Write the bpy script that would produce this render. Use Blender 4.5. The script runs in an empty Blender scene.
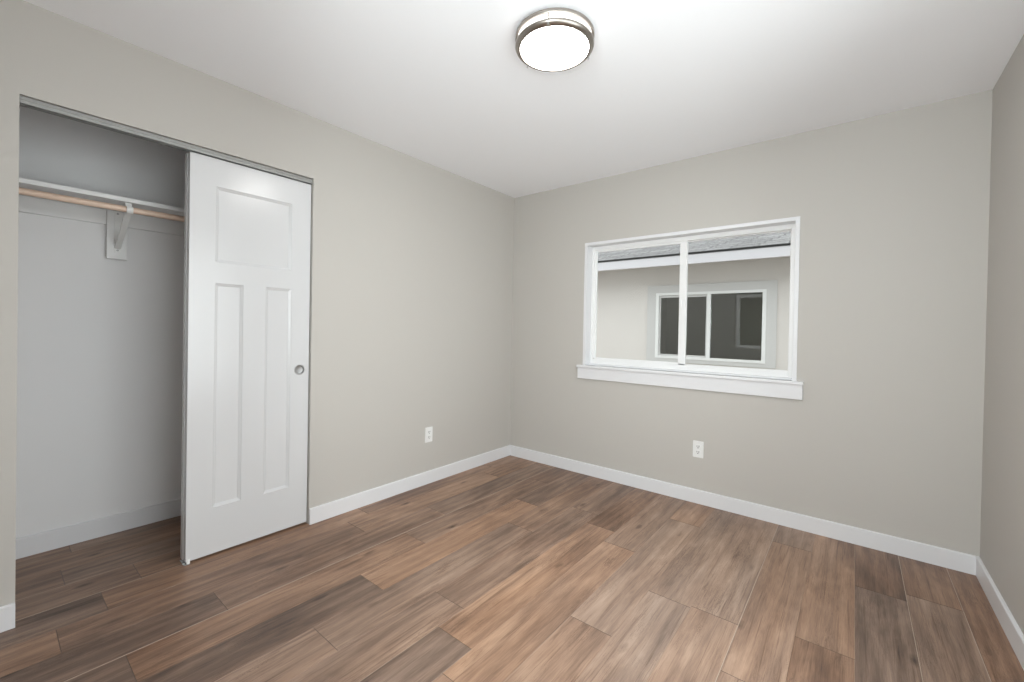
import bpy, bmesh, math, random
from mathutils import Vector, Matrix
random.seed(7)
S = bpy.context.scene
C = S.collection

# ---------------------------------------------------------------- camera
cam_d = bpy.data.cameras.new('camera'); cam = bpy.data.objects.new('camera', cam_d); C.objects.link(cam)
yaw, pitch, roll = 0.6776612, -0.0084822, 0.0184192
cy, sy, cp, sp, cr, sr = math.cos(yaw), math.sin(yaw), math.cos(pitch), math.sin(pitch), math.cos(roll), math.sin(roll)
f = Vector((-sy*cp, cy*cp, sp)); r = Vector((cy, sy, 0)); u = r.cross(f)
r2 = cr*r + sr*u; u2 = -sr*r + cr*u
M = Matrix(((r2.x, u2.x, -f.x, 2.5398), (r2.y, u2.y, -f.y, -3.1581), (r2.z, u2.z, -f.z, 1.2), (0, 0, 0, 1)))
cam.matrix_world = M
cam_d.sensor_width = 36; cam_d.lens = 426.05/1024*36; cam_d.shift_y = -8.56/1024; cam_d.clip_start = 0.02
S.camera = cam

# ---------------------------------------------------------------- world, exposure
SKY, LAMP, LAMP_SIDE, SIDE_FILL, FRONT_FILL, EXPO = 2.4, 48.0, 1.8, 42.0, 52.0, 0.0
w = bpy.data.worlds.new('overcast_sky'); S.world = w; w.use_nodes = True
nt = w.node_tree; bg = nt.nodes['Background']
tc = nt.nodes.new('ShaderNodeTexCoord'); sep = nt.nodes.new('ShaderNodeSeparateXYZ'); rp = nt.nodes.new('ShaderNodeValToRGB')
nt.links.new(tc.outputs['Generated'], sep.inputs[0]); nt.links.new(sep.outputs[2], rp.inputs[0]); nt.links.new(rp.outputs[0], bg.inputs[0])
rp.color_ramp.elements[0].color = (0.80, 0.82, 0.85, 1); rp.color_ramp.elements[1].color = (1.0, 1.0, 1.0, 1)
bg.inputs[1].default_value = SKY
S.view_settings.view_transform = 'Standard'; S.view_settings.look = 'None'
S.view_settings.gamma = 1; S.view_settings.use_curve_mapping = False
S.view_settings.exposure = EXPO
S.cycles.max_bounces = 16; S.cycles.diffuse_bounces = 10; S.cycles.transparent_max_bounces = 16

# sky portal in the window opening (a sampling aid, it emits nothing) and two area lights added as fill at made-up windows
def portal(name, loc, rot, sx, sy_):
    l = bpy.data.lights.new(name, 'AREA'); l.shape = 'RECTANGLE'; l.size = sx; l.size_y = sy_; l.cycles.is_portal = True
    o = bpy.data.objects.new(name, l); C.objects.link(o); o.location = loc; o.rotation_euler = rot
portal('window_portal', (1.515, .16, 1.416), (-math.pi/2, 0, 0), 1.5, 1.02)
def fill_light(name, loc, rot, sx, sy_, watts):
    l = bpy.data.lights.new(name, 'AREA'); l.shape = 'RECTANGLE'; l.size = sx; l.size_y = sy_
    l.energy = watts; l.color = (.945, .975, 1.0)
    o = bpy.data.objects.new(name, l); C.objects.link(o); o.location = loc; o.rotation_euler = rot
fill_light('side_fill_light', (3.21, -2.25, 1.3), (0, math.radians(98), 0), 1.6, 1.9, SIDE_FILL)
fill_light('front_fill_light', (2.42, -3.60, 1.5), (math.radians(100), 0, 0), 1.0, 1.2, FRONT_FILL)

# ---------------------------------------------------------------- materials
def mat(name, col, rough=.5, metal=0, spec=.5, bump=0, bscale=200, var=0, vscale=3):
    m = bpy.data.materials.new(name); m.use_nodes = True; t = m.node_tree; b = t.nodes['Principled BSDF']
    b.inputs['Base Color'].default_value = (*col, 1); b.inputs['Roughness'].default_value = rough
    b.inputs['Metallic'].default_value = metal; b.inputs['Specular IOR Level'].default_value = spec
    co = t.nodes.new('ShaderNodeTexCoord')
    if bump:
        n = t.nodes.new('ShaderNodeTexNoise'); n.inputs['Scale'].default_value = bscale; n.inputs['Detail'].default_value = 3
        t.links.new(co.outputs['Object'], n.inputs['Vector'])
        bp = t.nodes.new('ShaderNodeBump'); bp.inputs['Strength'].default_value = bump; bp.inputs['Distance'].default_value = .002
        t.links.new(n.outputs[0], bp.inputs['Height']); t.links.new(bp.outputs[0], b.inputs['Normal'])
    if var:
        n = t.nodes.new('ShaderNodeTexNoise'); n.inputs['Scale'].default_value = vscale; n.inputs['Detail'].default_value = 5
        t.links.new(co.outputs['Object'], n.inputs['Vector'])
        mr = t.nodes.new('ShaderNodeMapRange'); mr.inputs['To Min'].default_value = 1-var; mr.inputs['To Max'].default_value = 1+var
        t.links.new(n.outputs[0], mr.inputs[0])
        mx = t.nodes.new('ShaderNodeVectorMath'); mx.operation = 'SCALE'; mx.inputs[0].default_value = col
        t.links.new(mr.outputs[0], mx.inputs['Scale']); t.links.new(mx.outputs[0], b.inputs['Base Color'])
    return m

WALL = mat('greige_wall_paint', (.513, .492, .462), .55, spec=.3, bump=.12, bscale=260)
CLOS = mat('closet_wall_paint', (.80, .795, .80), .6, spec=.3, bump=.12, bscale=260)
CEIL = mat('ceiling_paint', (.92, .93, .962), .8, spec=.2, bump=.15, bscale=180)
TRIM = mat('white_trim_paint', (.73, .732, .75), .35, spec=.5, bump=.02, bscale=60)
DOOR = mat('white_door_paint', (.655, .658, .67), .22, spec=.5, bump=.03, bscale=90)
SHELF = mat('shelf_paint', (.80, .80, .80), .45)
VINYL = mat('white_vinyl', (.82, .82, .82), .3)
PLASTIC = mat('white_plastic', (.80, .80, .79), .3)
SLOT = mat('dark_slot', (.02, .02, .02), .6)
NICKEL = mat('brushed_nickel', (.36, .33, .30), .32, metal=1, bump=.05, bscale=300)
SATIN = mat('satin_nickel', (.44, .44, .44), .55, metal=1)
ALU = mat('aluminium', (.34, .34, .33), .5, metal=.6)
STEEL = mat('zinc_steel', (.45, .45, .45), .4, metal=1)
RUBBER = mat('black_gasket', (.03, .03, .03), .7)
STUCCO = mat('stucco', (.70, .665, .64), .9, spec=.2, bump=.6, bscale=120, var=.05, vscale=2)
STUCCO_O = mat('own_siding', (.45, .44, .42), .9, spec=.2, bump=.5, bscale=90)
EXTRIM = mat('exterior_trim_paint', (.60, .59, .585), .6)
FASCIA = mat('fascia_paint', (.62, .61, .64), .5)
SOFF = mat('shaded_soffit_plywood', (.26, .21, .17), .8, var=.1)  # brown darkened to hold the shade under the eave
GROUND = mat('gravel_ground', (.50, .48, .45), .95, bump=1, bscale=60, var=.3, vscale=25)
NROOM = mat('neighbour_room_paint', (.80, .77, .70), .9)
SCREEN = mat('insect_screen', (.22, .22, .21), .8)

def pine():
    m = bpy.data.materials.new('pine_dowel'); m.use_nodes = True; t = m.node_tree; b = t.nodes['Principled BSDF']
    co = t.nodes.new('ShaderNodeTexCoord'); mp = t.nodes.new('ShaderNodeMapping'); mp.inputs['Scale'].default_value = (60, 2, 60)
    n = t.nodes.new('ShaderNodeTexNoise'); n.inputs['Scale'].default_value = 1.5; n.inputs['Detail'].default_value = 4
    rp = t.nodes.new('ShaderNodeValToRGB'); e = rp.color_ramp.elements
    e[0].position = .3; e[0].color = (.68, .49, .38, 1); e[1].position = .75; e[1].color = (.88, .70, .57, 1)
    t.links.new(co.outputs['Object'], mp.inputs[0]); t.links.new(mp.outputs[0], n.inputs[0]); t.links.new(n.outputs[0], rp.inputs[0])
    t.links.new(rp.outputs[0], b.inputs['Base Color']); b.inputs['Roughness'].default_value = .45
    return m
PINE = pine()

def glass(name, ior=1.5, tint=(.96, .98, .97)):
    m = bpy.data.materials.new(name); m.use_nodes = True; t = m.node_tree; t.nodes.clear()
    o = t.nodes.new('ShaderNodeOutputMaterial'); mx = t.nodes.new('ShaderNodeMixShader')
    tr = t.nodes.new('ShaderNodeBsdfTransparent'); tr.inputs[0].default_value = (*tint, 1)
    g = t.nodes.new('ShaderNodeBsdfGlossy'); g.inputs['Roughness'].default_value = .01
    fr = t.nodes.new('ShaderNodeFresnel'); fr.inputs[0].default_value = ior
    t.links.new(fr.outputs[0], mx.inputs[0]); t.links.new(tr.outputs[0], mx.inputs[1]); t.links.new(g.outputs[0], mx.inputs[2])
    t.links.new(mx.outputs[0], o.inputs[0]); return m
GLASS = glass('window_glass', 1.16)
NGLASS = glass('neighbour_window_glass', 2.1, (.85, .85, .83))

def emit(name, col, s):
    m = bpy.data.materials.new(name); m.use_nodes = True; b = m.node_tree.nodes['Principled BSDF']
    b.inputs['Base Color'].default_value = (.85, .85, .85, 1); b.inputs['Roughness'].default_value = .3
    b.inputs['Emission Color'].default_value = (*col, 1); b.inputs['Emission Strength'].default_value = s
    return m
DIFF = emit('lit_acrylic_diffuser', (1.0, .985, .96), LAMP)
DIFFS = emit('lit_acrylic_drum_side', (1.0, .965, .92), LAMP_SIDE)

def shingles():
    m = bpy.data.materials.new('asphalt_shingles'); m.use_nodes = True; t = m.node_tree; b = t.nodes['Principled BSDF']
    co = t.nodes.new('ShaderNodeTexCoord')
    br = t.nodes.new('ShaderNodeTexBrick'); br.inputs['Scale'].default_value = 1
    br.inputs['Brick Width'].default_value = .3; br.inputs['Row Height'].default_value = .14; br.inputs['Mortar Size'].default_value = .012
    br.inputs['Color1'].default_value = (.17, .168, .172, 1); br.inputs['Color2'].default_value = (.24, .237, .24, 1); br.inputs['Mortar'].default_value = (.12, .12, .122, 1)
    n = t.nodes.new('ShaderNodeTexNoise'); n.inputs['Scale'].default_value = 35; n.inputs['Detail'].default_value = 6
    mx = t.nodes.new('ShaderNodeMix'); mx.data_type = 'RGBA'; mx.blend_type = 'OVERLAY'; mx.inputs['Factor'].default_value = .8
    t.links.new(co.outputs['UV'], br.inputs[0]); t.links.new(co.outputs['Object'], n.inputs[0])
    t.links.new(br.outputs[0], mx.inputs['A']); t.links.new(n.outputs[0], mx.inputs['B'])
    t.links.new(mx.outputs['Result'], b.inputs['Base Color']); b.inputs['Roughness'].default_value = .95
    return m
SHING = shingles()

def wood_floor():
    m = bpy.data.materials.new('walnut_vinyl_planks'); m.use_nodes = True; t = m.node_tree; b = t.nodes['Principled BSDF']
    N, L = t.nodes.new, t.links.new
    co = N('ShaderNodeTexCoord'); at = N('ShaderNodeAttribute'); at.attribute_name = 'plank'
    tn = N('ShaderNodeAttribute'); tn.attribute_name = 'tone'
    off = N('ShaderNodeVectorMath'); off.operation = 'SCALE'; off.inputs['Scale'].default_value = 23
    L(at.outputs['Vector'], off.inputs[0])
    add = N('ShaderNodeVectorMath'); add.operation = 'ADD'; L(co.outputs['Object'], add.inputs[0]); L(off.outputs[0], add.inputs[1])
    def mapn(sc):
        mp = N('ShaderNodeMapping'); mp.inputs['Scale'].default_value = sc; L(add.outputs[0], mp.inputs[0]); return mp
    def noise(sc, s, d, dist=0, rough=.6):
        n = N('ShaderNodeTexNoise'); n.inputs['Scale'].default_value = s; n.inputs['Detail'].default_value = d
        n.inputs['Distortion'].default_value = dist; n.inputs['Roughness'].default_value = rough
        L(mapn(sc).outputs[0], n.inputs['Vector']); return n
    cloud = noise((3.2, 1.0, 1), 1.7, 3, .6)          # broad patches of stain
    grain = noise((26, 1.6, 1), 2.2, 8, 1.3, .65)       # cathedral-like grain
    fine = noise((160, 5, 1), 2.5, 4, .2, .7)         # fine pores
    wv = N('ShaderNodeTexWave'); wv.bands_direction = 'X'; wv.inputs['Scale'].default_value = 5; wv.inputs['Distortion'].default_value = 9
    wv.inputs['Detail'].default_value = 3; wv.inputs['Detail Scale'].default_value = 1.2
    L(mapn((1.0, .16, 1)).outputs[0], wv.inputs['Vector'])
    def math_(op, a, bb, c=None):
        n = N('ShaderNodeMath'); n.operation = op
        for i, v in enumerate((a, bb, c)):
            if v is None: continue
            if isinstance(v, (int, float)): n.inputs[i].default_value = v
            else: L(v, n.inputs[i])
        return n.outputs[0]
    v = math_('MULTIPLY', cloud.outputs[0], .82)
    v = math_('MULTIPLY_ADD', grain.outputs[0], .48, v)
    v = math_('MULTIPLY_ADD', fine.outputs[0], .40, v)
    v = math_('MULTIPLY_ADD', wv.outputs[1], .10, v)
    v = math_('ADD', v, -.385)
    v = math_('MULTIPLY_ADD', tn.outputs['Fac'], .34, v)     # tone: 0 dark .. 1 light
    v = math_('ADD', v, -.17)
    ra = N('ShaderNodeValToRGB'); L(v, ra.inputs[0]); e = ra.color_ramp.elements
    e[0].position = .12; e[0].color = (0.065, 0.034, 0.021, 1); e[1].position = .95; e[1].color = (0.572, 0.358, 0.227, 1)
    k = e.new(.36); k.color = (0.176, 0.095, 0.058, 1); k = e.new(.62); k.color = (0.331, 0.192, 0.119, 1)
    rg = N('ShaderNodeValToRGB'); L(v, rg.inputs[0]); e = rg.color_ramp.elements
    e[0].position = .12; e[0].color = (0.065, 0.042, 0.031, 1); e[1].position = .95; e[1].color = (0.481, 0.358, 0.280, 1)
    k = e.new(.36); k.color = (0.159, 0.105, 0.078, 1); k = e.new(.62); k.color = (0.297, 0.205, 0.154, 1)
    mx = N('ShaderNodeMix'); mx.data_type = 'RGBA'
    gr = noise((4, .8, 1), 1.3, 2, .4)
    sepx = N('ShaderNodeSeparateXYZ'); L(at.outputs['Vector'], sepx.inputs[0])
    fct = math_('MULTIPLY_ADD', gr.outputs[0], .9, math_('ADD', sepx.outputs[2], -.38))
    cl = N('ShaderNodeClamp'); L(fct, cl.inputs[0]); L(cl.outputs[0], mx.inputs['Factor'])
    L(ra.outputs[0], mx.inputs['A']); L(rg.outputs[0], mx.inputs['B'])
    # knots
    vo = N('ShaderNodeTexVoronoi'); vo.inputs['Scale'].default_value = 1.0; L(mapn((7, 2.6, 1)).outputs[0], vo.inputs['Vector'])
    kd = noise((30, 12, 1), 1.5, 4)
    dd = math_('MULTIPLY_ADD', kd.outputs[0], .16, vo.outputs['Distance'])
    kr = N('ShaderNodeValToRGB'); L(dd, kr.inputs[0]); e = kr.color_ramp.elements
    e[0].position = .085; e[0].color = (.30, .26, .24, 1); e[1].position = .21; e[1].color = (1, 1, 1, 1)
    mk = N('ShaderNodeMix'); mk.data_type = 'RGBA'; mk.blend_type = 'MULTIPLY'; mk.inputs['Factor'].default_value = 1
    L(mx.outputs['Result'], mk.inputs['A']); L(kr.outputs[0], mk.inputs['B'])
    # long thin dark streaks
    st = noise((48, 1.1, 1), 2.0, 5, .8, .6)
    sr = N('ShaderNodeValToRGB'); L(st.outputs[0], sr.inputs[0]); e = sr.color_ramp.elements
    e[0].position = .30; e[0].color = (.50, .44, .40, 1); e[1].position = .46; e[1].color = (1, 1, 1, 1)
    ms = N('ShaderNodeMix'); ms.data_type = 'RGBA'; ms.blend_type = 'MULTIPLY'; ms.inputs['Factor'].default_value = .8
    L(mk.outputs['Result'], ms.inputs['A']); L(sr.outputs[0], ms.inputs['B'])
    cr_n = noise((22, 1.3, 1), 3.0, 6, 2.0, .7)
    cd = math_('ABSOLUTE', math_('ADD', cr_n.outputs[0], -.5), None)
    msk = noise((5, 1.5, 1), 1.6, 2)
    cd2 = math_('MULTIPLY_ADD', math_('SUBTRACT', .62, msk.outputs[0]), .12, cd)
    crr = N('ShaderNodeValToRGB'); L(cd2, crr.inputs[0]); e = crr.color_ramp.elements
    e[0].position = .002; e[0].color = (.55, .50, .46, 1); e[1].position = .022; e[1].color = (1, 1, 1, 1)
    mc = N('ShaderNodeMix'); mc.data_type = 'RGBA'; mc.blend_type = 'MULTIPLY'; mc.inputs['Factor'].default_value = .9
    L(ms.outputs['Result'], mc.inputs['A']); L(crr.outputs[0], mc.inputs['B'])
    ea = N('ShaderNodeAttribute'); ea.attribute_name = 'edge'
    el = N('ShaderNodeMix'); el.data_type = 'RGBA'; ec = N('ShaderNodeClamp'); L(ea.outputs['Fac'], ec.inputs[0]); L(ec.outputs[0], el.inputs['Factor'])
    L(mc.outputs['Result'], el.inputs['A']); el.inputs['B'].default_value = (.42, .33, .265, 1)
    en = N('ShaderNodeMix'); en.data_type = 'RGBA'; ed = N('ShaderNodeClamp'); L(math_('MULTIPLY', ea.outputs['Fac'], -1.6), ed.inputs[0]); L(ed.outputs[0], en.inputs['Factor'])
    L(el.outputs['Result'], en.inputs['A']); en.inputs['B'].default_value = (.075, .052, .040, 1)
    L(en.outputs['Result'], b.inputs['Base Color'])
    rr = N('ShaderNodeMapRange'); rr.inputs['To Min'].default_value = .36; rr.inputs['To Max'].default_value = .52
    L(grain.outputs[0], rr.inputs[0]); L(rr.outputs[0], b.inputs['Roughness'])
    b.inputs['Specular IOR Level'].default_value = .5
    bp = N('ShaderNodeBump'); bp.inputs['Strength'].default_value = .35; bp.inputs['Distance'].default_value = .0008
    hh = math_('ADD', fine.outputs[0], grain.outputs[0]); L(hh, bp.inputs['Height']); L(bp.outputs[0], b.inputs['Normal'])
    return m
WOOD = wood_floor()

# ---------------------------------------------------------------- mesh helpers
def box(bm, x0, x1, y0, y1, z0, z1, bev=0, seg=2):
    g = bmesh.ops.create_cube(bm, size=1)
    vs = g['verts']
    bmesh.ops.scale(bm, vec=(x1-x0, y1-y0, z1-z0), verts=vs)
    bmesh.ops.translate(bm, vec=((x0+x1)/2, (y0+y1)/2, (z0+z1)/2), verts=vs)
    if bev:
        es = list({e for v in vs for e in v.link_edges})
        bmesh.ops.bevel(bm, geom=es, offset=bev, segments=seg, affect='EDGES', profile=.5)
    return bm

def lathe(bm, prof, c, n=64, axis='z'):
    """prof: (radius, height) pairs; closed where radius is zero."""
    rings = []
    for rr, h in prof:
        if rr < 1e-6:
            rings.append([bm.verts.new((0, 0, h))]); continue
        rings.append([bm.verts.new((rr*math.cos(2*math.pi*i/n), rr*math.sin(2*math.pi*i/n), h)) for i in range(n)])
    for a, b in zip(rings, rings[1:]):
        for i in range(n):
            j = (i+1) % n
            if len(a) == 1 and len(b) == 1: continue
            if len(a) == 1: bm.faces.new((a[0], b[i], b[j]))
            elif len(b) == 1: bm.faces.new((a[i], a[j], b[0]))
            else: bm.faces.new((a[i], a[j], b[j], b[i]))
    vs = [v for q in rings for v in q]
    if axis == 'x': bmesh.ops.rotate(bm, verts=vs, cent=(0, 0, 0), matrix=Matrix.Rotation(math.pi/2, 3, 'Y'))
    if axis == 'y': bmesh.ops.rotate(bm, verts=vs, cent=(0, 0, 0), matrix=Matrix.Rotation(-math.pi/2, 3, 'X'))
    bmesh.ops.translate(bm, vec=c, verts=vs)
    bmesh.ops.recalc_face_normals(bm, faces=bm.faces)
    return bm

def sweep(bm, pts, hw, ht, side=Vector((0, 1, 0))):
    """flat strap: width 2*hw along side, thickness 2*ht, following pts in the plane across side"""
    rows = []
    for i, p in enumerate(pts):
        p = Vector(p); a = Vector(pts[max(i-1, 0)]); b = Vector(pts[min(i+1, len(pts)-1)])
        d = (b-a).normalized(); nn = d.cross(side).normalized()
        rows.append([bm.verts.new(p + side*hw*s + nn*ht*t) for s, t in ((-1, -1), (1, -1), (1, 1), (-1, 1))])
    for a, b in zip(rows, rows[1:]):
        for i in range(4):
            j = (i+1) % 4; bm.faces.new((a[i], a[j], b[j], b[i]))
    bm.faces.new(rows[0][::-1]); bm.faces.new(rows[-1])
    bmesh.ops.recalc_face_normals(bm, faces=bm.faces)

def obj(name, bm, m, parent=None, smooth=False, loc=None):
    """loc: origin in world (geometry stays where it was drawn)"""
    me = bpy.data.meshes.new(name)
    if loc is not None: bmesh.ops.translate(bm, vec=-Vector(loc), verts=bm.verts)
    bm.to_mesh(me); bm.free(); me.materials.append(m)
    if smooth:
        for p in me.polygons: p.use_smooth = True
        me.set_sharp_from_angle(angle=math.radians(35))
    o = bpy.data.objects.new(name, me); C.objects.link(o)
    if loc is not None: o.location = loc
    if parent is not None:
        o.parent = parent
        if loc is None:    # drawn in world space: cancel the parent's place
            o.matrix_parent_inverse = Matrix.Translation(-Vector(parent.location))
    return o

def tag(o, label, cat, kind=None, group=None):
    o['label'] = label; o['category'] = cat
    if kind: o['kind'] = kind
    if group: o['group'] = group
    return o

def thing(name, loc, label, cat, kind=None, group=None):
    o = bpy.data.objects.new(name, None); C.objects.link(o); o.location = loc; o.empty_display_size = .05
    return tag(o, label, cat, kind, group)

def boxes(name, rects, m, parent=None, bev=0):
    bm = bmesh.new()
    for q in rects: box(bm, *q, bev=bev)
    return obj(name, bm, m, parent)

# ---------------------------------------------------------------- room shell
H = 2.44; W = 3.052; YB = -3.42; T = .115
OY0, OY1, OZ = -3.073, -1.921, 2.076          # closet opening
WX0, WX1, WZ0, WZ1 = .768, 2.262, .907, 1.925  # window opening
CX = -.722                                     # closet back wall
CY1 = -1.60                                    # closet far end

def wall_floor():
    bm = bmesh.new()
    lv = bm.faces.layers.float_vector.new('plank'); lt = bm.faces.layers.float.new('tone'); le = bm.faces.layers.float.new('edge')
    PW, PL, X0 = .186, 1.22, -.041
    ends = {0: -2.825, 3: -2.83, 4: -2.01, 7: -2.007, 9: -1.605, 11: -1.205, -2: -2.918, 13: -2.35, 14: -1.75, 15: -2.9, 16: -2.2}
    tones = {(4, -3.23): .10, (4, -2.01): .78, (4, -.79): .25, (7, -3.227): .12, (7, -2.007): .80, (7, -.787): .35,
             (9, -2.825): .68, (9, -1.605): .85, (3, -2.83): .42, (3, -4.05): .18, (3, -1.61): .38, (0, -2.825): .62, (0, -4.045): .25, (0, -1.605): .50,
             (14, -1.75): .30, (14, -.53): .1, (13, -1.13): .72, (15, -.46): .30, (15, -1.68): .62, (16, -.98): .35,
             (11, -1.205): .80, (11, -2.425): .78, (12, 0): .6}  # light values in the middle rows take up the floor sheen
    greys = {(4, -3.23): .8, (7, -3.227): .9, (14, -1.75): 1.0, (4, -.79): .6, (0, -4.045): .7, (3, -4.05): .9, (9, -1.605): .7, (11, -1.205): .7, (7, -2.007): .1, (4, -2.01): .1, (13, -1.13): .2}
    X_MIN, X_MAX, Y_MIN, Y_MAX = CX, W, YB, 0
    def plank(x0, x1, y0, y1, rv, tv, ev):
        c, d = .0013, .0009
        a = [bm.verts.new(p) for p in ((x0, y0, -d), (x1, y0, -d), (x1, y1, -d), (x0, y1, -d))]
        cr_ = .0026 if ev > .5 else c
        b = [bm.verts.new(p) for p in ((x0+c, y0+c, 0), (x1-cr_, y0+c, 0), (x1-cr_, y1-c, 0), (x0+c, y1-c, 0))]
        fs = [bm.faces.new(b)] + [bm.faces.new((a[i], a[(i+1) % 4], b[(i+1) % 4], b[i])) for i in range(4)]
        for q in fs: q[lv] = rv; q[lt] = tv; q[le] = 0
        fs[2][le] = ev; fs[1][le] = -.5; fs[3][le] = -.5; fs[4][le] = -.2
    k = math.floor((X_MIN-X0)/PW)
    while X0+k*PW < X_MAX:
        x0, x1 = max(X0+k*PW, X_MIN), min(X0+(k+1)*PW, X_MAX)
        e = ends.get(k, -(1.0+((k*.618) % 1)*PL))
        while e > Y_MIN: e -= PL
        while e < Y_MAX:
            y0, y1 = max(e, Y_MIN), min(e+PL, Y_MAX)
            tv = next((v for (kk, ee), v in tones.items() if kk == k and abs(ee-e) < .06), random.uniform(.62, .85) if k in (8, 9, 10, 12) else random.uniform(.3, .68))  # lighter range for middle rows paints the bright floor sheen into the planks
            gv = next((v for (kk, ee), v in greys.items() if kk == k and abs(ee-e) < .06), random.uniform(.1, .8))
            rv = Vector((random.random(), random.random(), gv))
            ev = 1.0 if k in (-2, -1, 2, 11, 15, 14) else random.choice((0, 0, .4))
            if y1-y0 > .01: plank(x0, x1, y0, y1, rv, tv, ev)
            e += PL
        k += 1
    n0 = len(bm.faces)
    box(bm, CX-.1, W+.1, YB-.1, .17, -.12, -.0009)
    for q in list(bm.faces)[n0:]: q[lv] = Vector((.5, .5, .5)); q[lt] = .1; q[le] = 0
    bmesh.ops.recalc_face_normals(bm, faces=bm.faces)
    return obj('floor', bm, WOOD)
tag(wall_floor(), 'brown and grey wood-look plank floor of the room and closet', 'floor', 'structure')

tag(boxes('ceiling', [(CX-.12, W+.12, YB-.12, .17, H, H+.12)], CEIL), 'smooth white ceiling around the round lamp', 'ceiling', 'structure')
tag(boxes('wall_back', [(-T, WX0, 0, .14, 0, H), (WX1, W+.12, 0, .14, 0, H), (WX0, WX1, 0, .14, 0, WZ0), (WX0, WX1, 0, .14, WZ1, H)], WALL),
    'greige painted wall with the window in it', 'wall', 'structure')
tag(boxes('wall_left', [(-T, 0, OY1, 0, 0, H), (-T, 0, OY0, OY1, OZ, H), (-T, 0, YB, OY0, 0, H)], WALL),
    'greige painted wall with the closet opening in it', 'wall', 'structure')
SY0, SY1, SZ0, SZ1 = -3.2, -1.3, .5, 2.1      # added unseen window, an opening for the side fill light
tag(boxes('wall_right', [(W, W+.12, YB, SY0, 0, H), (W, W+.12, SY1, 0, 0, H), (W, W+.12, SY0, SY1, 0, SZ0), (W, W+.12, SY0, SY1, SZ1, H)], WALL), 'greige painted wall at the right edge of the photo', 'wall', 'structure')
FX0, FX1, FZ0, FZ1 = 1.90, 2.94, .88, 2.12     # added unseen window behind the camera, made up for the front fill
tag(boxes('wall_front', [(CX-.12, FX0, YB-.12, YB, 0, H), (FX1, W+.12, YB-.12, YB, 0, H), (FX0, FX1, YB-.12, YB, 0, FZ0), (FX0, FX1, YB-.12, YB, FZ1, H)], WALL), 'greige painted wall behind the camera', 'wall', 'structure')
tag(boxes('wall_closet', [(CX-.12, CX, YB, CY1+.12, 0, H), (CX, -T, CY1, CY1+.12, 0, H)], CLOS), 'pale grey painted wall inside the closet', 'wall', 'structure')
tag(boxes('wall_exterior', [(-1.5, WX0-.03, .14, .17, -.4, H+.3), (WX1+.03, W+1.5, .14, .17, -.4, H+.3),
                            (WX0-.03, WX1+.03, .14, .17, -.4, WZ0-.03), (WX0-.03, WX1+.03, .14, .17, WZ1+.03, H+.3)], STUCCO_O),
    'grey outer face of the window wall mirrored in the window next door', 'wall', 'structure')

# baseboards with an eased top edge
def baseboard(name, pts, label, m=TRIM, h=.095, t=.013):
    """pts: (x, y) run along the wall; the board lies to the left of the walking direction"""
    bm = bmesh.new()
    prof = [(0, 0), (t, 0), (t, h-.004), (t-.003, h-.001), (t-.006, h), (0, h)]
    rows = []
    for i, p in enumerate(pts):
        p = Vector(p); d0 = (p-Vector(pts[i-1])).normalized() if i else None
        d1 = (Vector(pts[i+1])-p).normalized() if i < len(pts)-1 else None
        n0 = Vector((-d0.y, d0.x)) if d0 else None; n1 = Vector((-d1.y, d1.x)) if d1 else None
        n = (n0+n1) if (n0 and n1) else (n0 or n1)
        rows.append([bm.verts.new((p.x+n.x*a, p.y+n.y*a, b)) for a, b in prof])
    for a, b in zip(rows, rows[1:]):
        for i in range(len(prof)):
            j = (i+1) % len(prof); bm.faces.new((a[i], a[j], b[j], b[i]))
    bm.faces.new(rows[0]); bm.faces.new(rows[-1][::-1])
    bmesh.ops.recalc_face_normals(bm, faces=bm.faces)
    return tag(obj(name, bm, m), label, 'baseboard', 'structure')
g = .0005
baseboard('baseboard_back', [(W-.0135, -g), (.0135, -g)], 'white baseboard along the window wall')
baseboard('baseboard_left', [(g, -g), (g, OY1)], 'white baseboard between the closet and the far corner')
baseboard('baseboard_jamb', [(g, OY0), (g, YB+g)], 'short white baseboard left of the closet opening')
baseboard('baseboard_right', [(W-g, YB+g), (W-g, -g)], 'white baseboard along the right wall')
baseboard('baseboard_closet', [(CX+g, CY1-g), (CX+g, YB+g)], 'white baseboard inside the closet', h=.102)

# ---------------------------------------------------------------- window
win = thing('window_1', ((WX0+WX1)/2, .08, WZ0), 'white framed sliding window with two panes and a deep white sill', 'window', 'structure')
JT = .022
bm = bmesh.new()   # jamb liner, slightly proud of the wall
y0, y1 = -.004, .085
box(bm, WX0-.002, WX0+JT, y0, y1, WZ0, WZ1+.002, .0015); box(bm, WX1-JT, WX1+.002, y0, y1, WZ0, WZ1+.002, .0015)
box(bm, WX0+JT, WX1-JT, y0, y1, WZ1-JT, WZ1+.002, .0015)
obj('jamb_liner', bm, TRIM, win)
bm = bmesh.new(); box(bm, WX0-.045, WX1+.04, -.034, .03, WZ0-.018, WZ0+.002, .004); box(bm, WX0+.0005, WX1-.0005, .001, .139, WZ0-.018, WZ0+.002, 0); box(bm, WX0+JT, WX1-JT, .055, .088, WZ0+.001, WZ0+.012, .002)
obj('window_sill', bm, TRIM, win)
bm = bmesh.new(); box(bm, WX0-.04, WX1+.036, -.021, -.0005, .797, WZ0-.018, .003)
obj('apron', bm, TRIM, win)
fx0, fx1, fz0, fz1 = WX0+.0005, WX1-.0005, WZ0+.0022, WZ1-.0005
bm = bmesh.new(); b_ = .052; MX = 1.535
yf0, yf1 = .078, .150
box(bm, fx0, fx0+b_-.012, yf0+.008, yf1, fz0, fz1, .002); box(bm, fx1-b_, fx1, yf0+.008, yf1, fz0, fz1, .002)
box(bm, fx0+b_-.012, fx1-b_, yf0+.008, yf1, fz1-b_, fz1, .002); box(bm, fx0+b_-.012, fx1-b_, yf0+.008, yf1, fz0, fz0+b_-.006, .002)
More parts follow.
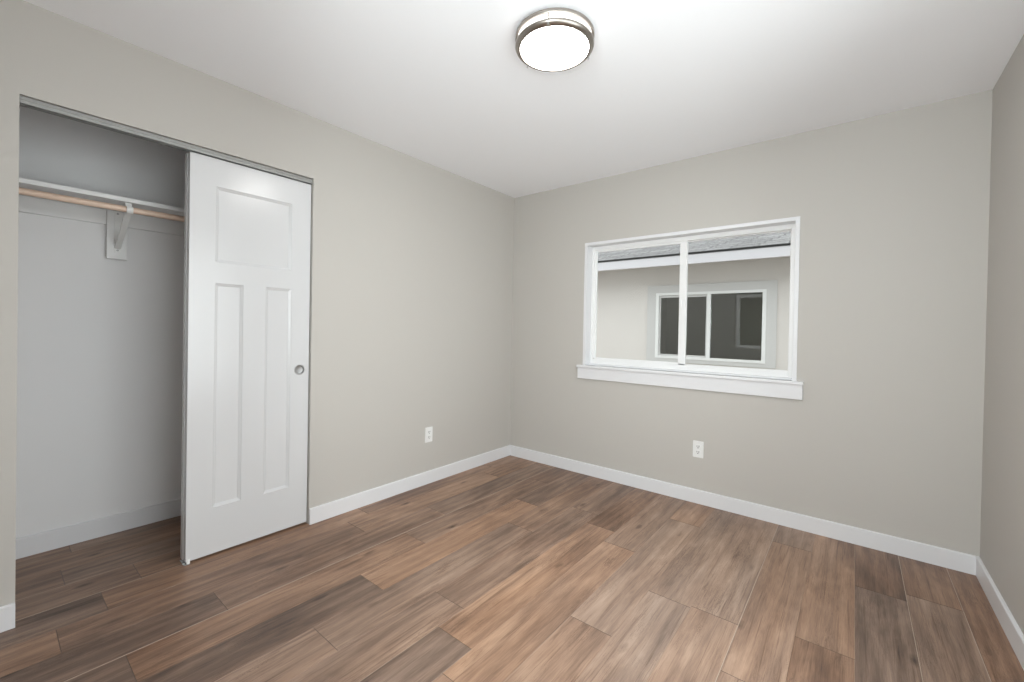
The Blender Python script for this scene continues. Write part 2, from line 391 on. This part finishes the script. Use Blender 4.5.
# stepped track along the head and the sill of the frame
box(bm, fx0+b_-.012, fx1-b_, yf0+.018, yf1-.03, fz0+b_-.006, fz0+b_+.002, .001)
obj('window_frame', bm, VINYL, win)
def sash(x0, x1, z0, z1, ya, yb, t, tl=None, tr=None):
    tl = tl or t; tr = tr or t
    bm = bmesh.new()
    box(bm, x0, x0+tl, ya, yb, z0, z1, .003); box(bm, x1-tr, x1, ya, yb, z0, z1, .003)
    box(bm, x0+tl, x1-tr, ya+.001, yb-.001, z0, z0+t, .003); box(bm, x0+tl, x1-tr, ya+.001, yb-.001, z1-t, z1, .003)
    s = obj('sash', bm, VINYL, win)
    bm = bmesh.new(); ym = (ya+yb)/2
    box(bm, x0+tl-.004, x1-tr+.004, ym-.003, ym+.003, z0+t-.004, z1-t+.004)
    p = obj('pane', bm, GLASS, win); 
    return s
sash(fx0+b_-.016, MX+.030, fz0+b_-.012, fz1-b_+.008, .096, .116, .022, .024, .052)
sash(MX-.026, fx1-b_+.006, fz0+b_-.012, fz1-b_+.008, .120, .142, .012, .05, .012)
bm = bmesh.new(); box(bm, MX-.012, MX+.004, .086, .097, 1.38, 1.44, .003)
obj('sash_latch', bm, VINYL, win)

# made-up window for the side fill light, in the right wall outside the frame
w2 = thing('added_window_2', (W+.08, (SY0+SY1)/2, SZ0), 'wide white framed window added in the right wall to carry a fill light', 'window', 'structure')
ymid = (SY0+SY1)/2
boxes('window_frame', [(W+.05, W+.11, SY0, SY0+.05, SZ0, SZ1), (W+.05, W+.11, SY1-.05, SY1, SZ0, SZ1), (W+.05, W+.11, SY0+.05, SY1-.05, SZ0, SZ0+.05),
                       (W+.05, W+.11, SY0+.05, SY1-.05, SZ1-.05, SZ1), (W+.05, W+.11, ymid-.025, ymid+.025, SZ0+.05, SZ1-.05)], VINYL, w2, .002)
boxes('pane', [(W+.078, W+.084, SY0+.045, ymid-.02, SZ0+.045, SZ1-.045)], GLASS, w2)
boxes('pane', [(W+.078, W+.084, ymid+.02, SY1-.045, SZ0+.045, SZ1-.045)], GLASS, w2)
boxes('window_sill', [(W-.03, W+.05, SY0-.04, SY1+.04, SZ0-.02, SZ0)], TRIM, w2, .002)

w3 = thing('added_window_3', ((FX0+FX1)/2, YB-.08, FZ0), 'white framed window added behind the camera to carry a fill light', 'window', 'structure')
boxes('window_frame', [(FX0, FX0+.04, YB-.11, YB-.05, FZ0, FZ1), (FX1-.04, FX1, YB-.11, YB-.05, FZ0, FZ1), (FX0+.04, FX1-.04, YB-.11, YB-.05, FZ0, FZ0+.04),
                       (FX0+.04, FX1-.04, YB-.11, YB-.05, FZ1-.04, FZ1)], VINYL, w3, .002)
boxes('pane', [(FX0+.035, FX1-.035, YB-.084, YB-.078, FZ0+.035, FZ1-.035)], GLASS, w3)
boxes('window_sill', [(FX0-.04, FX1+.04, YB-.05, YB+.03, FZ0-.02, FZ0)], TRIM, w3, .002)

# ---------------------------------------------------------------- closet sliding doors
def closet_door(name, xf, y0, label, pull):
    yw, z0, z1, th = .598, .012, 2.042, .034
    d = thing(name, (xf, y0, z0), label, 'door', 'structure')
    bm = bmesh.new()
    pans = [(.1115, .4895, 1.503, 1.890), (.1115, .2415, .238, 1.395), (.3535, .4915, .238, 1.395)]   # y0 y1 z0 z1 in door space
    hz = .934-z0; hy = yw-.0545; R_ = .027; q = .036
    hole = (hy-q, hy+q, hz-q, hz+q)
    ys = sorted({0, yw, *[p for a in pans for p in a[:2]], *(hole[:2] if pull else ())})
    zs = sorted({0, z1-z0, *[p for a in pans for p in a[2:]], *(hole[2:] if pull else ())})
    def V(y, z, x=0): return bm.verts.new((xf+x, y0+y, z0+z))
    def quad(a, b, c, e): bm.faces.new((V(*a), V(*b), V(*c), V(*e)))
    for i in range(len(ys)-1):
        for j in range(len(zs)-1):
            ym, zm = (ys[i]+ys[i+1])/2, (zs[j]+zs[j+1])/2
            if any(a < ym < b and c < zm < e for a, b, c, e in pans): continue
            if pull and hole[0] < ym < hole[1] and hole[2] < zm < hole[3]: continue
            quad((ys[i], zs[j]), (ys[i+1], zs[j]), (ys[i+1], zs[j+1]), (ys[i], zs[j+1]))
    for a, b, c, e in pans:      # sticking: small step, slope, then the flat panel
        lv = [(0, 0), (.0015, -.0025), (.012, -.008), (.014, -.010)]
        for (s0, d0), (s1, d1) in zip(lv, lv[1:]):
            A = [(a+s0, c+s0, d0), (b-s0, c+s0, d0), (b-s0, e-s0, d0), (a+s0, e-s0, d0)]
            B = [(a+s1, c+s1, d1), (b-s1, c+s1, d1), (b-s1, e-s1, d1), (a+s1, e-s1, d1)]
            for i in range(4): quad(A[i], A[(i+1) % 4], B[(i+1) % 4], B[i])
        s, dd = lv[-1]; quad((a+s, c+s, dd), (b-s, c+s, dd), (b-s, e-s, dd), (a+s, e-s, dd))
    if pull:
        n = 32
        for i in range(n):
            def pt(k, sq):
                t = 2*math.pi*(k+.0)/n; cc, ss = math.cos(t), math.sin(t)
                s = q/max(abs(cc), abs(ss)) if sq else R_
                return (hy+cc*s, hz+ss*s)
            quad(pt(i, 0), pt(i+1, 0), pt(i+1, 1), pt(i, 1))
            a, b = pt(i, 0), pt(i+1, 0); quad(a, b, (*b, -.012), (*a, -.012))
        c = V(hy, hz, -.012); rg = [V(*pt(k, 0), -.012) for k in range(n)]
        for k in range(n): bm.faces.new((c, rg[k], rg[(k+1) % n]))
    h = z1-z0      # back and edges
    quad((0, 0, -th), (0, h, -th), (yw, h, -th), (yw, 0, -th))
    for A, B in (((0, 0), (yw, 0)), ((yw, 0), (yw, h)), ((yw, h), (0, h)), ((0, h), (0, 0))):
        quad((*A, 0), (*B, 0), (*B, -th), (*A, -th))
    bmesh.ops.remove_doubles(bm, verts=bm.verts, dist=1e-6)
    bmesh.ops.recalc_face_normals(bm, faces=bm.faces)
    obj('door_panel', bm, DOOR, d)
    if pull:
        bm = bmesh.new()
        prof = [(.0265, -.0105), (.0268, .0), (.0305, .0), (.0305, .0012), (.0290, .0022), (.0262, .0020), (.0245, -.001), (.0235, -.0085), (.021, -.0100), (0, -.0100)]
        lathe(bm, prof, (xf, y0+hy, z0+hz), 48, 'x')
        obj('finger_pull', bm, SATIN, d, smooth=True)
    return d
closet_door('door_1', -.022, -2.5225, 'white three-panel sliding closet door with a round metal finger pull', True)
closet_door('door_2', -.060, -2.5255, 'rear sliding closet door hidden behind the front one, only its edge showing', False)

# head track
tr = thing('trim_1', (-.05, (OY0+OY1)/2, OZ), 'grey metal sliding door track under the top of the closet opening', 'door track', 'structure')
bm = bmesh.new()
ya, yb = OY0+.001, OY1-.001
box(bm, -.0135, -.0115, ya, yb, 2.046, OZ-.001); box(bm, -.0135, -.0095, ya, yb, 2.060, 2.063, .0008); box(bm, -.0135, -.0095, ya, yb, 2.046, 2.049, .0008)
box(bm, -.102, -.0115, ya, yb, OZ-.004, OZ-.001)
obj('fascia', bm, ALU, tr)
bm = bmesh.new(); box(bm, -.062, -.060, ya, yb, 2.052, OZ-.004); box(bm, -.104, -.102, ya, yb, 2.064, OZ-.001)
obj('rail', bm, ALU, tr)

# floor guide
gd = thing('floor_guide', (-.05, -2.522, 0), 'small metal and white nylon guide on the floor under the closet door', 'door guide')
bm = bmesh.new(); box(bm, -.090, -.013, -2.530, -2.505, .0003, .003, .0008); box(bm, -.0595, -.0565, -2.530, -2.505, .002, .010, .001)
box(bm, -.030, -.026, -2.534, -2.524, .002, .009, .0015)
obj('plate', bm, STEEL, gd)
bm = bmesh.new(); box(bm, -.0215, -.014, -2.520, -2.505, .003, .024, .002)
obj('nylon_finger', bm, PLASTIC, gd)

# ---------------------------------------------------------------- closet shelf, rod, bracket
SZ, SX = 1.8185, -.40
bm = bmesh.new(); box(bm, CX+.0185, SX, YB+.002, CY1-.002, SZ, SZ+.022, .002)
tag(obj('closet_shelf', bm, SHELF), 'long white shelf board across the top of the closet', 'shelf')
bm = bmesh.new(); box(bm, CX+.0002, CX+.018, YB+.002, CY1-.002, 1.738, SZ+.010, .0015)
tag(obj('shelf_cleat', bm, SHELF), 'white wooden cleat along the closet back wall under the shelf', 'cleat')
BY = -2.687
bm = bmesh.new(); box(bm, CX+.0182, CX+.036, -2.732, -2.645, 1.549, SZ-.001, .002)
tag(obj('bracket_board', bm, SHELF), 'small upright white board behind the shelf bracket', 'board')
RX, RZ, RR = -.385, 1.777, .0155
bm = bmesh.new(); lathe(bm, [(0, YB+.003), (RR, YB+.003), (RR, CY1-.003), (0, CY1-.003)], (RX, 0, RZ), 32, 'y')
tag(obj('closet_rod', bm, PINE, smooth=True), 'round bare pine hanging rod below the closet shelf', 'closet rod')
br = thing('shelf_bracket', (CX+.036, BY, 1.6), 'white metal shelf and rod bracket screwed to the small upright board', 'bracket')
xb = CX+.0362
bm = bmesh.new()
box(bm, xb, xb+.003, BY-.013, BY+.013, 1.585, SZ-.004, .001)                       # wall leg
box(bm, xb, SX-.03, BY-.011, BY+.011, SZ-.0045, SZ-.0008, .001)                     # arm under the shelf
obj('wall_leg', bm, PLASTIC, br)
bm = bmesh.new()
P0 = Vector((xb+.003, BY, 1.610)); P1 = Vector((RX-.028, BY, RZ-.012))
sweep(bm, [P0, P0.lerp(P1, .5)+Vector((0.004, 0, -.004)), P1], .0125, .005)
obj('diagonal_brace', bm, PLASTIC, br)
bm = bmesh.new()   # hook wraps under the rod and up to the shelf
ro = RR+.0045
arc = [(RX+ro*math.cos(t), BY, RZ+ro*math.sin(t)) for t in [math.radians(a) for a in range(170, 391, 20)]]
arc = [(RX-ro-.004, BY, SZ-.004), (RX-ro, BY, RZ+.012)] + arc
sweep(bm, arc, .0125, .0035)
obj('rod_hook', bm, PLASTIC, br, smooth=True)
for zz in (1.802, 1.598):
    bm = bmesh.new(); lathe(bm, [(.0055, 0), (.0052, .0015), (.003, .0025), (0, .0025)], (xb+.003, BY, zz), 20, 'x')
    obj('screw', bm, STEEL, br, smooth=True)

# ---------------------------------------------------------------- outlets
def rounded(bm, w_, h_, rad, d0, d1, cyy=0, czz=0, n=6):
    """rounded rectangle slab in the yz plane, from x=d0 to d1"""
    pts = []
    for qx, qz, a0 in ((1, 1, 0), (-1, 1, 90), (-1, -1, 180), (1, -1, 270)):
        for i in range(n+1):
            a = math.radians(a0+90*i/n); pts.append((qx*(w_/2-rad)+rad*math.cos(a)+cyy, qz*(h_/2-rad)+rad*math.sin(a)+czz))
    A = [bm.verts.new((d0, p, q)) for p, q in pts]; s = .96
    B = [bm.verts.new((d1-.0008, p, q)) for p, q in pts]
    Cc = [bm.verts.new((d1, cyy+(p-cyy)*s, czz+(q-czz)*s)) for p, q in pts]
    k = len(pts)
    for X, Y in ((A, B), (B, Cc)):
        for i in range(k): bm.faces.new((X[i], X[(i+1) % k], Y[(i+1) % k], Y[i]))
    bm.faces.new(A[::-1]); bm.faces.new(Cc)
    bmesh.ops.recalc_face_normals(bm, faces=bm.faces)
def lobj(name, bm, m, parent, smooth=False):
    o = obj(name, bm, m, None, smooth); o.parent = parent; return o
def outlet(loc, rz, label):
    t = thing('power_outlet', loc, label, 'outlet', group='wall outlets'); t.rotation_euler.z = rz
    bm = bmesh.new(); rounded(bm, .070, .115, .005, .0002, .006); lobj('cover_plate', bm, PLASTIC, t)
    for s in (1, -1):
        bm = bmesh.new(); rounded(bm, .034, .029, .010, .006, .0078, 0, s*.0195); rc = lobj('receptacle', bm, PLASTIC, t)
        z = s*.0195
        for yy, hh in ((-.0065, .0075), (.0065, .009)):
            bm = bmesh.new(); box(bm, .0076, .0081, yy-.0016, yy+.0016, z+.002-hh/2, z+.002+hh/2+.002); lobj('slot', bm, SLOT, rc)
        bm = bmesh.new(); lathe(bm, [(.0032, 0), (.0032, .0004), (0, .0004)], (.0077, 0, z-.0085), 16, 'x'); lobj('ground_hole', bm, SLOT, rc)
    bm = bmesh.new(); lathe(bm, [(.0032, 0), (.003, .0008), (0, .001)], (.006, 0, 0), 16, 'x'); lobj('screw', bm, PLASTIC, t)
outlet((0, -1.003, .375), 0, 'white power outlet low on the left wall beyond the closet')
outlet((1.698, 0, .378), -math.pi/2, 'white power outlet low on the back wall under the window')

# ---------------------------------------------------------------- ceiling light
LX, LY = 1.532, -1.657
cl = thing('ceiling_light', (LX, LY, H), 'round flush ceiling lamp with two brushed nickel rings and a lit white drum', 'ceiling light')
c0 = (LX, LY, 0)
bm = bmesh.new(); lathe(bm, [(0, H-.0005), (.150, H-.0005), (.150, H-.008), (.1635, H-.009), (.165, H-.012), (.165, H-.021), (.163, H-.024), (.156, H-.024), (.1545, H-.021), (.1545, H-.012), (0, H-.012)], c0, 96)
obj('upper_ring', bm, NICKEL, cl, smooth=True)
bm = bmesh.new()
zr = 2.377
lathe(bm, [(.1425, zr+.001), (.1435, zr-.0025), (.1475, zr-.0035), (.155, zr-.0015), (.1615, zr+.004), (.1645, zr+.009), (.1645, zr+.014), (.163, zr+.016), (.155, zr+.016), (.1515, zr+.012), (.1425, zr+.001)], c0, 96)
obj('lower_ring', bm, NICKEL, cl, smooth=True)
bm = bmesh.new()
lathe(bm, [(.1525, H-.0125), (.1525, zr+.0135), (.1500, zr+.012), (.1424, zr+.0025)], c0, 96)
obj('drum', bm, DIFFS, cl, smooth=True)
bm = bmesh.new()
lathe(bm, [(.1424, zr+.0015), (.139, zr-.001), (.12, zr-.0045), (.08, zr-.008), (.04, zr-.0098), (0, zr-.0104)], c0, 96)
obj('diffuser', bm, DIFF, cl, smooth=True)
for ax, ay in ((1.596, -1.796), (1.371, -1.632), (1.616, -1.527)):
    a = math.atan2(ay-LY, ax-LX); px, py = LX+.1600*math.cos(a), LY+.1600*math.sin(a)
    bm = bmesh.new(); lathe(bm, [(.0022, H-.020), (.0022, zr+.014)], (px, py, 0), 12); obj('post', bm, NICKEL, cl, smooth=True)
    bm = bmesh.new(); lathe(bm, [(.0022, zr+.005), (.0022, zr+.001), (.0040, zr-.0005), (.0044, zr-.003), (.003, zr-.0055), (0, zr-.0062)], (px, py, 0), 16)
    obj('finial', bm, SATIN, cl, smooth=True)

# ---------------------------------------------------------------- outside: the house next door
tag(boxes('ground', [(-14, 16, -9, 14, -.5, -.4)], GROUND), 'gravel ground around the two houses', 'ground', 'structure')
D = 3.0
nb = thing('neighboring_house', (1, D, -.4), 'pale stucco house next door seen through the window, with grey shingle roof', 'house')
nx0, nx1, nz0, nz1 = .280, 1.672, .822, 1.754
boxes('stucco_wall', [(-6, nx0, D, D+.15, -.4, 2.3), (nx1, 9, D, D+.15, -.4, 2.3), (nx0, nx1, D, D+.15, -.4, nz0), (nx0, nx1, D, D+.15, nz1, 2.3)], STUCCO, nb)
boxes('window_surround', [(.150, nx0, D-.022, D, .770, 1.862), (nx1, 1.785, D-.022, D, .770, 1.862), (nx0, nx1, D-.022, D, nz1, 1.862), (nx0, nx1, D-.022, D, .770, nz0)], EXTRIM, nb)
nw = boxes('window_frame', [(nx0, nx0+.042, D-.03, D+.05, nz0, nz1), (nx1-.042, nx1, D-.03, D+.05, nz0, nz1),
                            (nx0+.042, nx1-.042, D-.03, D+.05, nz1-.035, nz1), (nx0+.042, nx1-.042, D-.03, D+.05, nz0, nz0+.035), (.978, 1.022, D-.03, D+.03, nz0+.035, nz1-.035)], VINYL, nb)
bm = bmesh.new()
for q in ((nx0+.042, nx0+.064, nz0+.035, nz1-.035), (.958, .978, nz0+.035, nz1-.035), (nx0+.064, .958, nz1-.067, nz1-.035), (nx0+.064, .958, nz0+.035, nz0+.057)):
    box(bm, q[0], q[1], D+.0, D+.03, q[2], q[3], .002)
o = obj('sash', bm, EXTRIM, nb); o['label'] = 'recessed left sash of the window next door'
boxes('pane', [(nx0+.06, .96, D+.012, D+.016, nz0+.05, nz1-.06)], NGLASS, nb)
boxes('pane', [(1.02, nx1-.04, D+.0, D+.004, nz0+.033, nz1-.033)], NGLASS, nb)
boxes('room_behind_window', [(-.6, 2.6, D+3, D+3.05, -.3, 2.2), (-.65, -.6, D+.15, D+3.05, -.3, 2.2), (2.6, 2.65, D+.15, D+3.05, -.3, 2.2), (-.6, 2.6, D+.15, D+3, 2.15, 2.2), (-.6, 2.6, D+.15, D+3, -.3, -.25)], NROOM, nb)
E0 = D-.5
boxes('soffit', [(-6, 9, E0, D, 2.165, 2.18)], SOFF, nb)
boxes('fascia_board', [(-6, 9, E0-.022, E0, 2.070, 2.195)], FASCIA, nb)
boxes('drip_edge', [(-6, 9, E0-.030, E0, 2.188, 2.210)], RUBBER, nb)
# roof: overlapping shingle courses climbing away from the eave
bm = bmesh.new(); uvl = bm.loops.layers.uv.new('UVMap'); sl = .36; run = .135
yy, zz = E0-.04, 2.207
for i in range(32):
    ya_, za_ = yy+i*run, zz+i*run*sl
    nxt = .02
    P = [(-6, ya_, za_), (9, ya_, za_), (9, ya_, za_+.006), (-6, ya_, za_+.006), (-6, ya_+run+nxt, za_+(run+nxt)*sl+.004), (9, ya_+run+nxt, za_+(run+nxt)*sl+.004)]
    v = [bm.verts.new(p) for p in P]
    fa = bm.faces.new((v[0], v[1], v[2], v[3])); fb = bm.faces.new((v[3], v[2], v[5], v[4]))
    for fc in (fa, fb):
        for l in fc.loops: l[uvl].uv = (l.vert.co.x + (i % 3)*.11, (i+.5)*.14 + (.06 if fc is fb and l.vert in (v[4], v[5]) else -.06))
obj('shingle_roof', bm, SHING, nb)
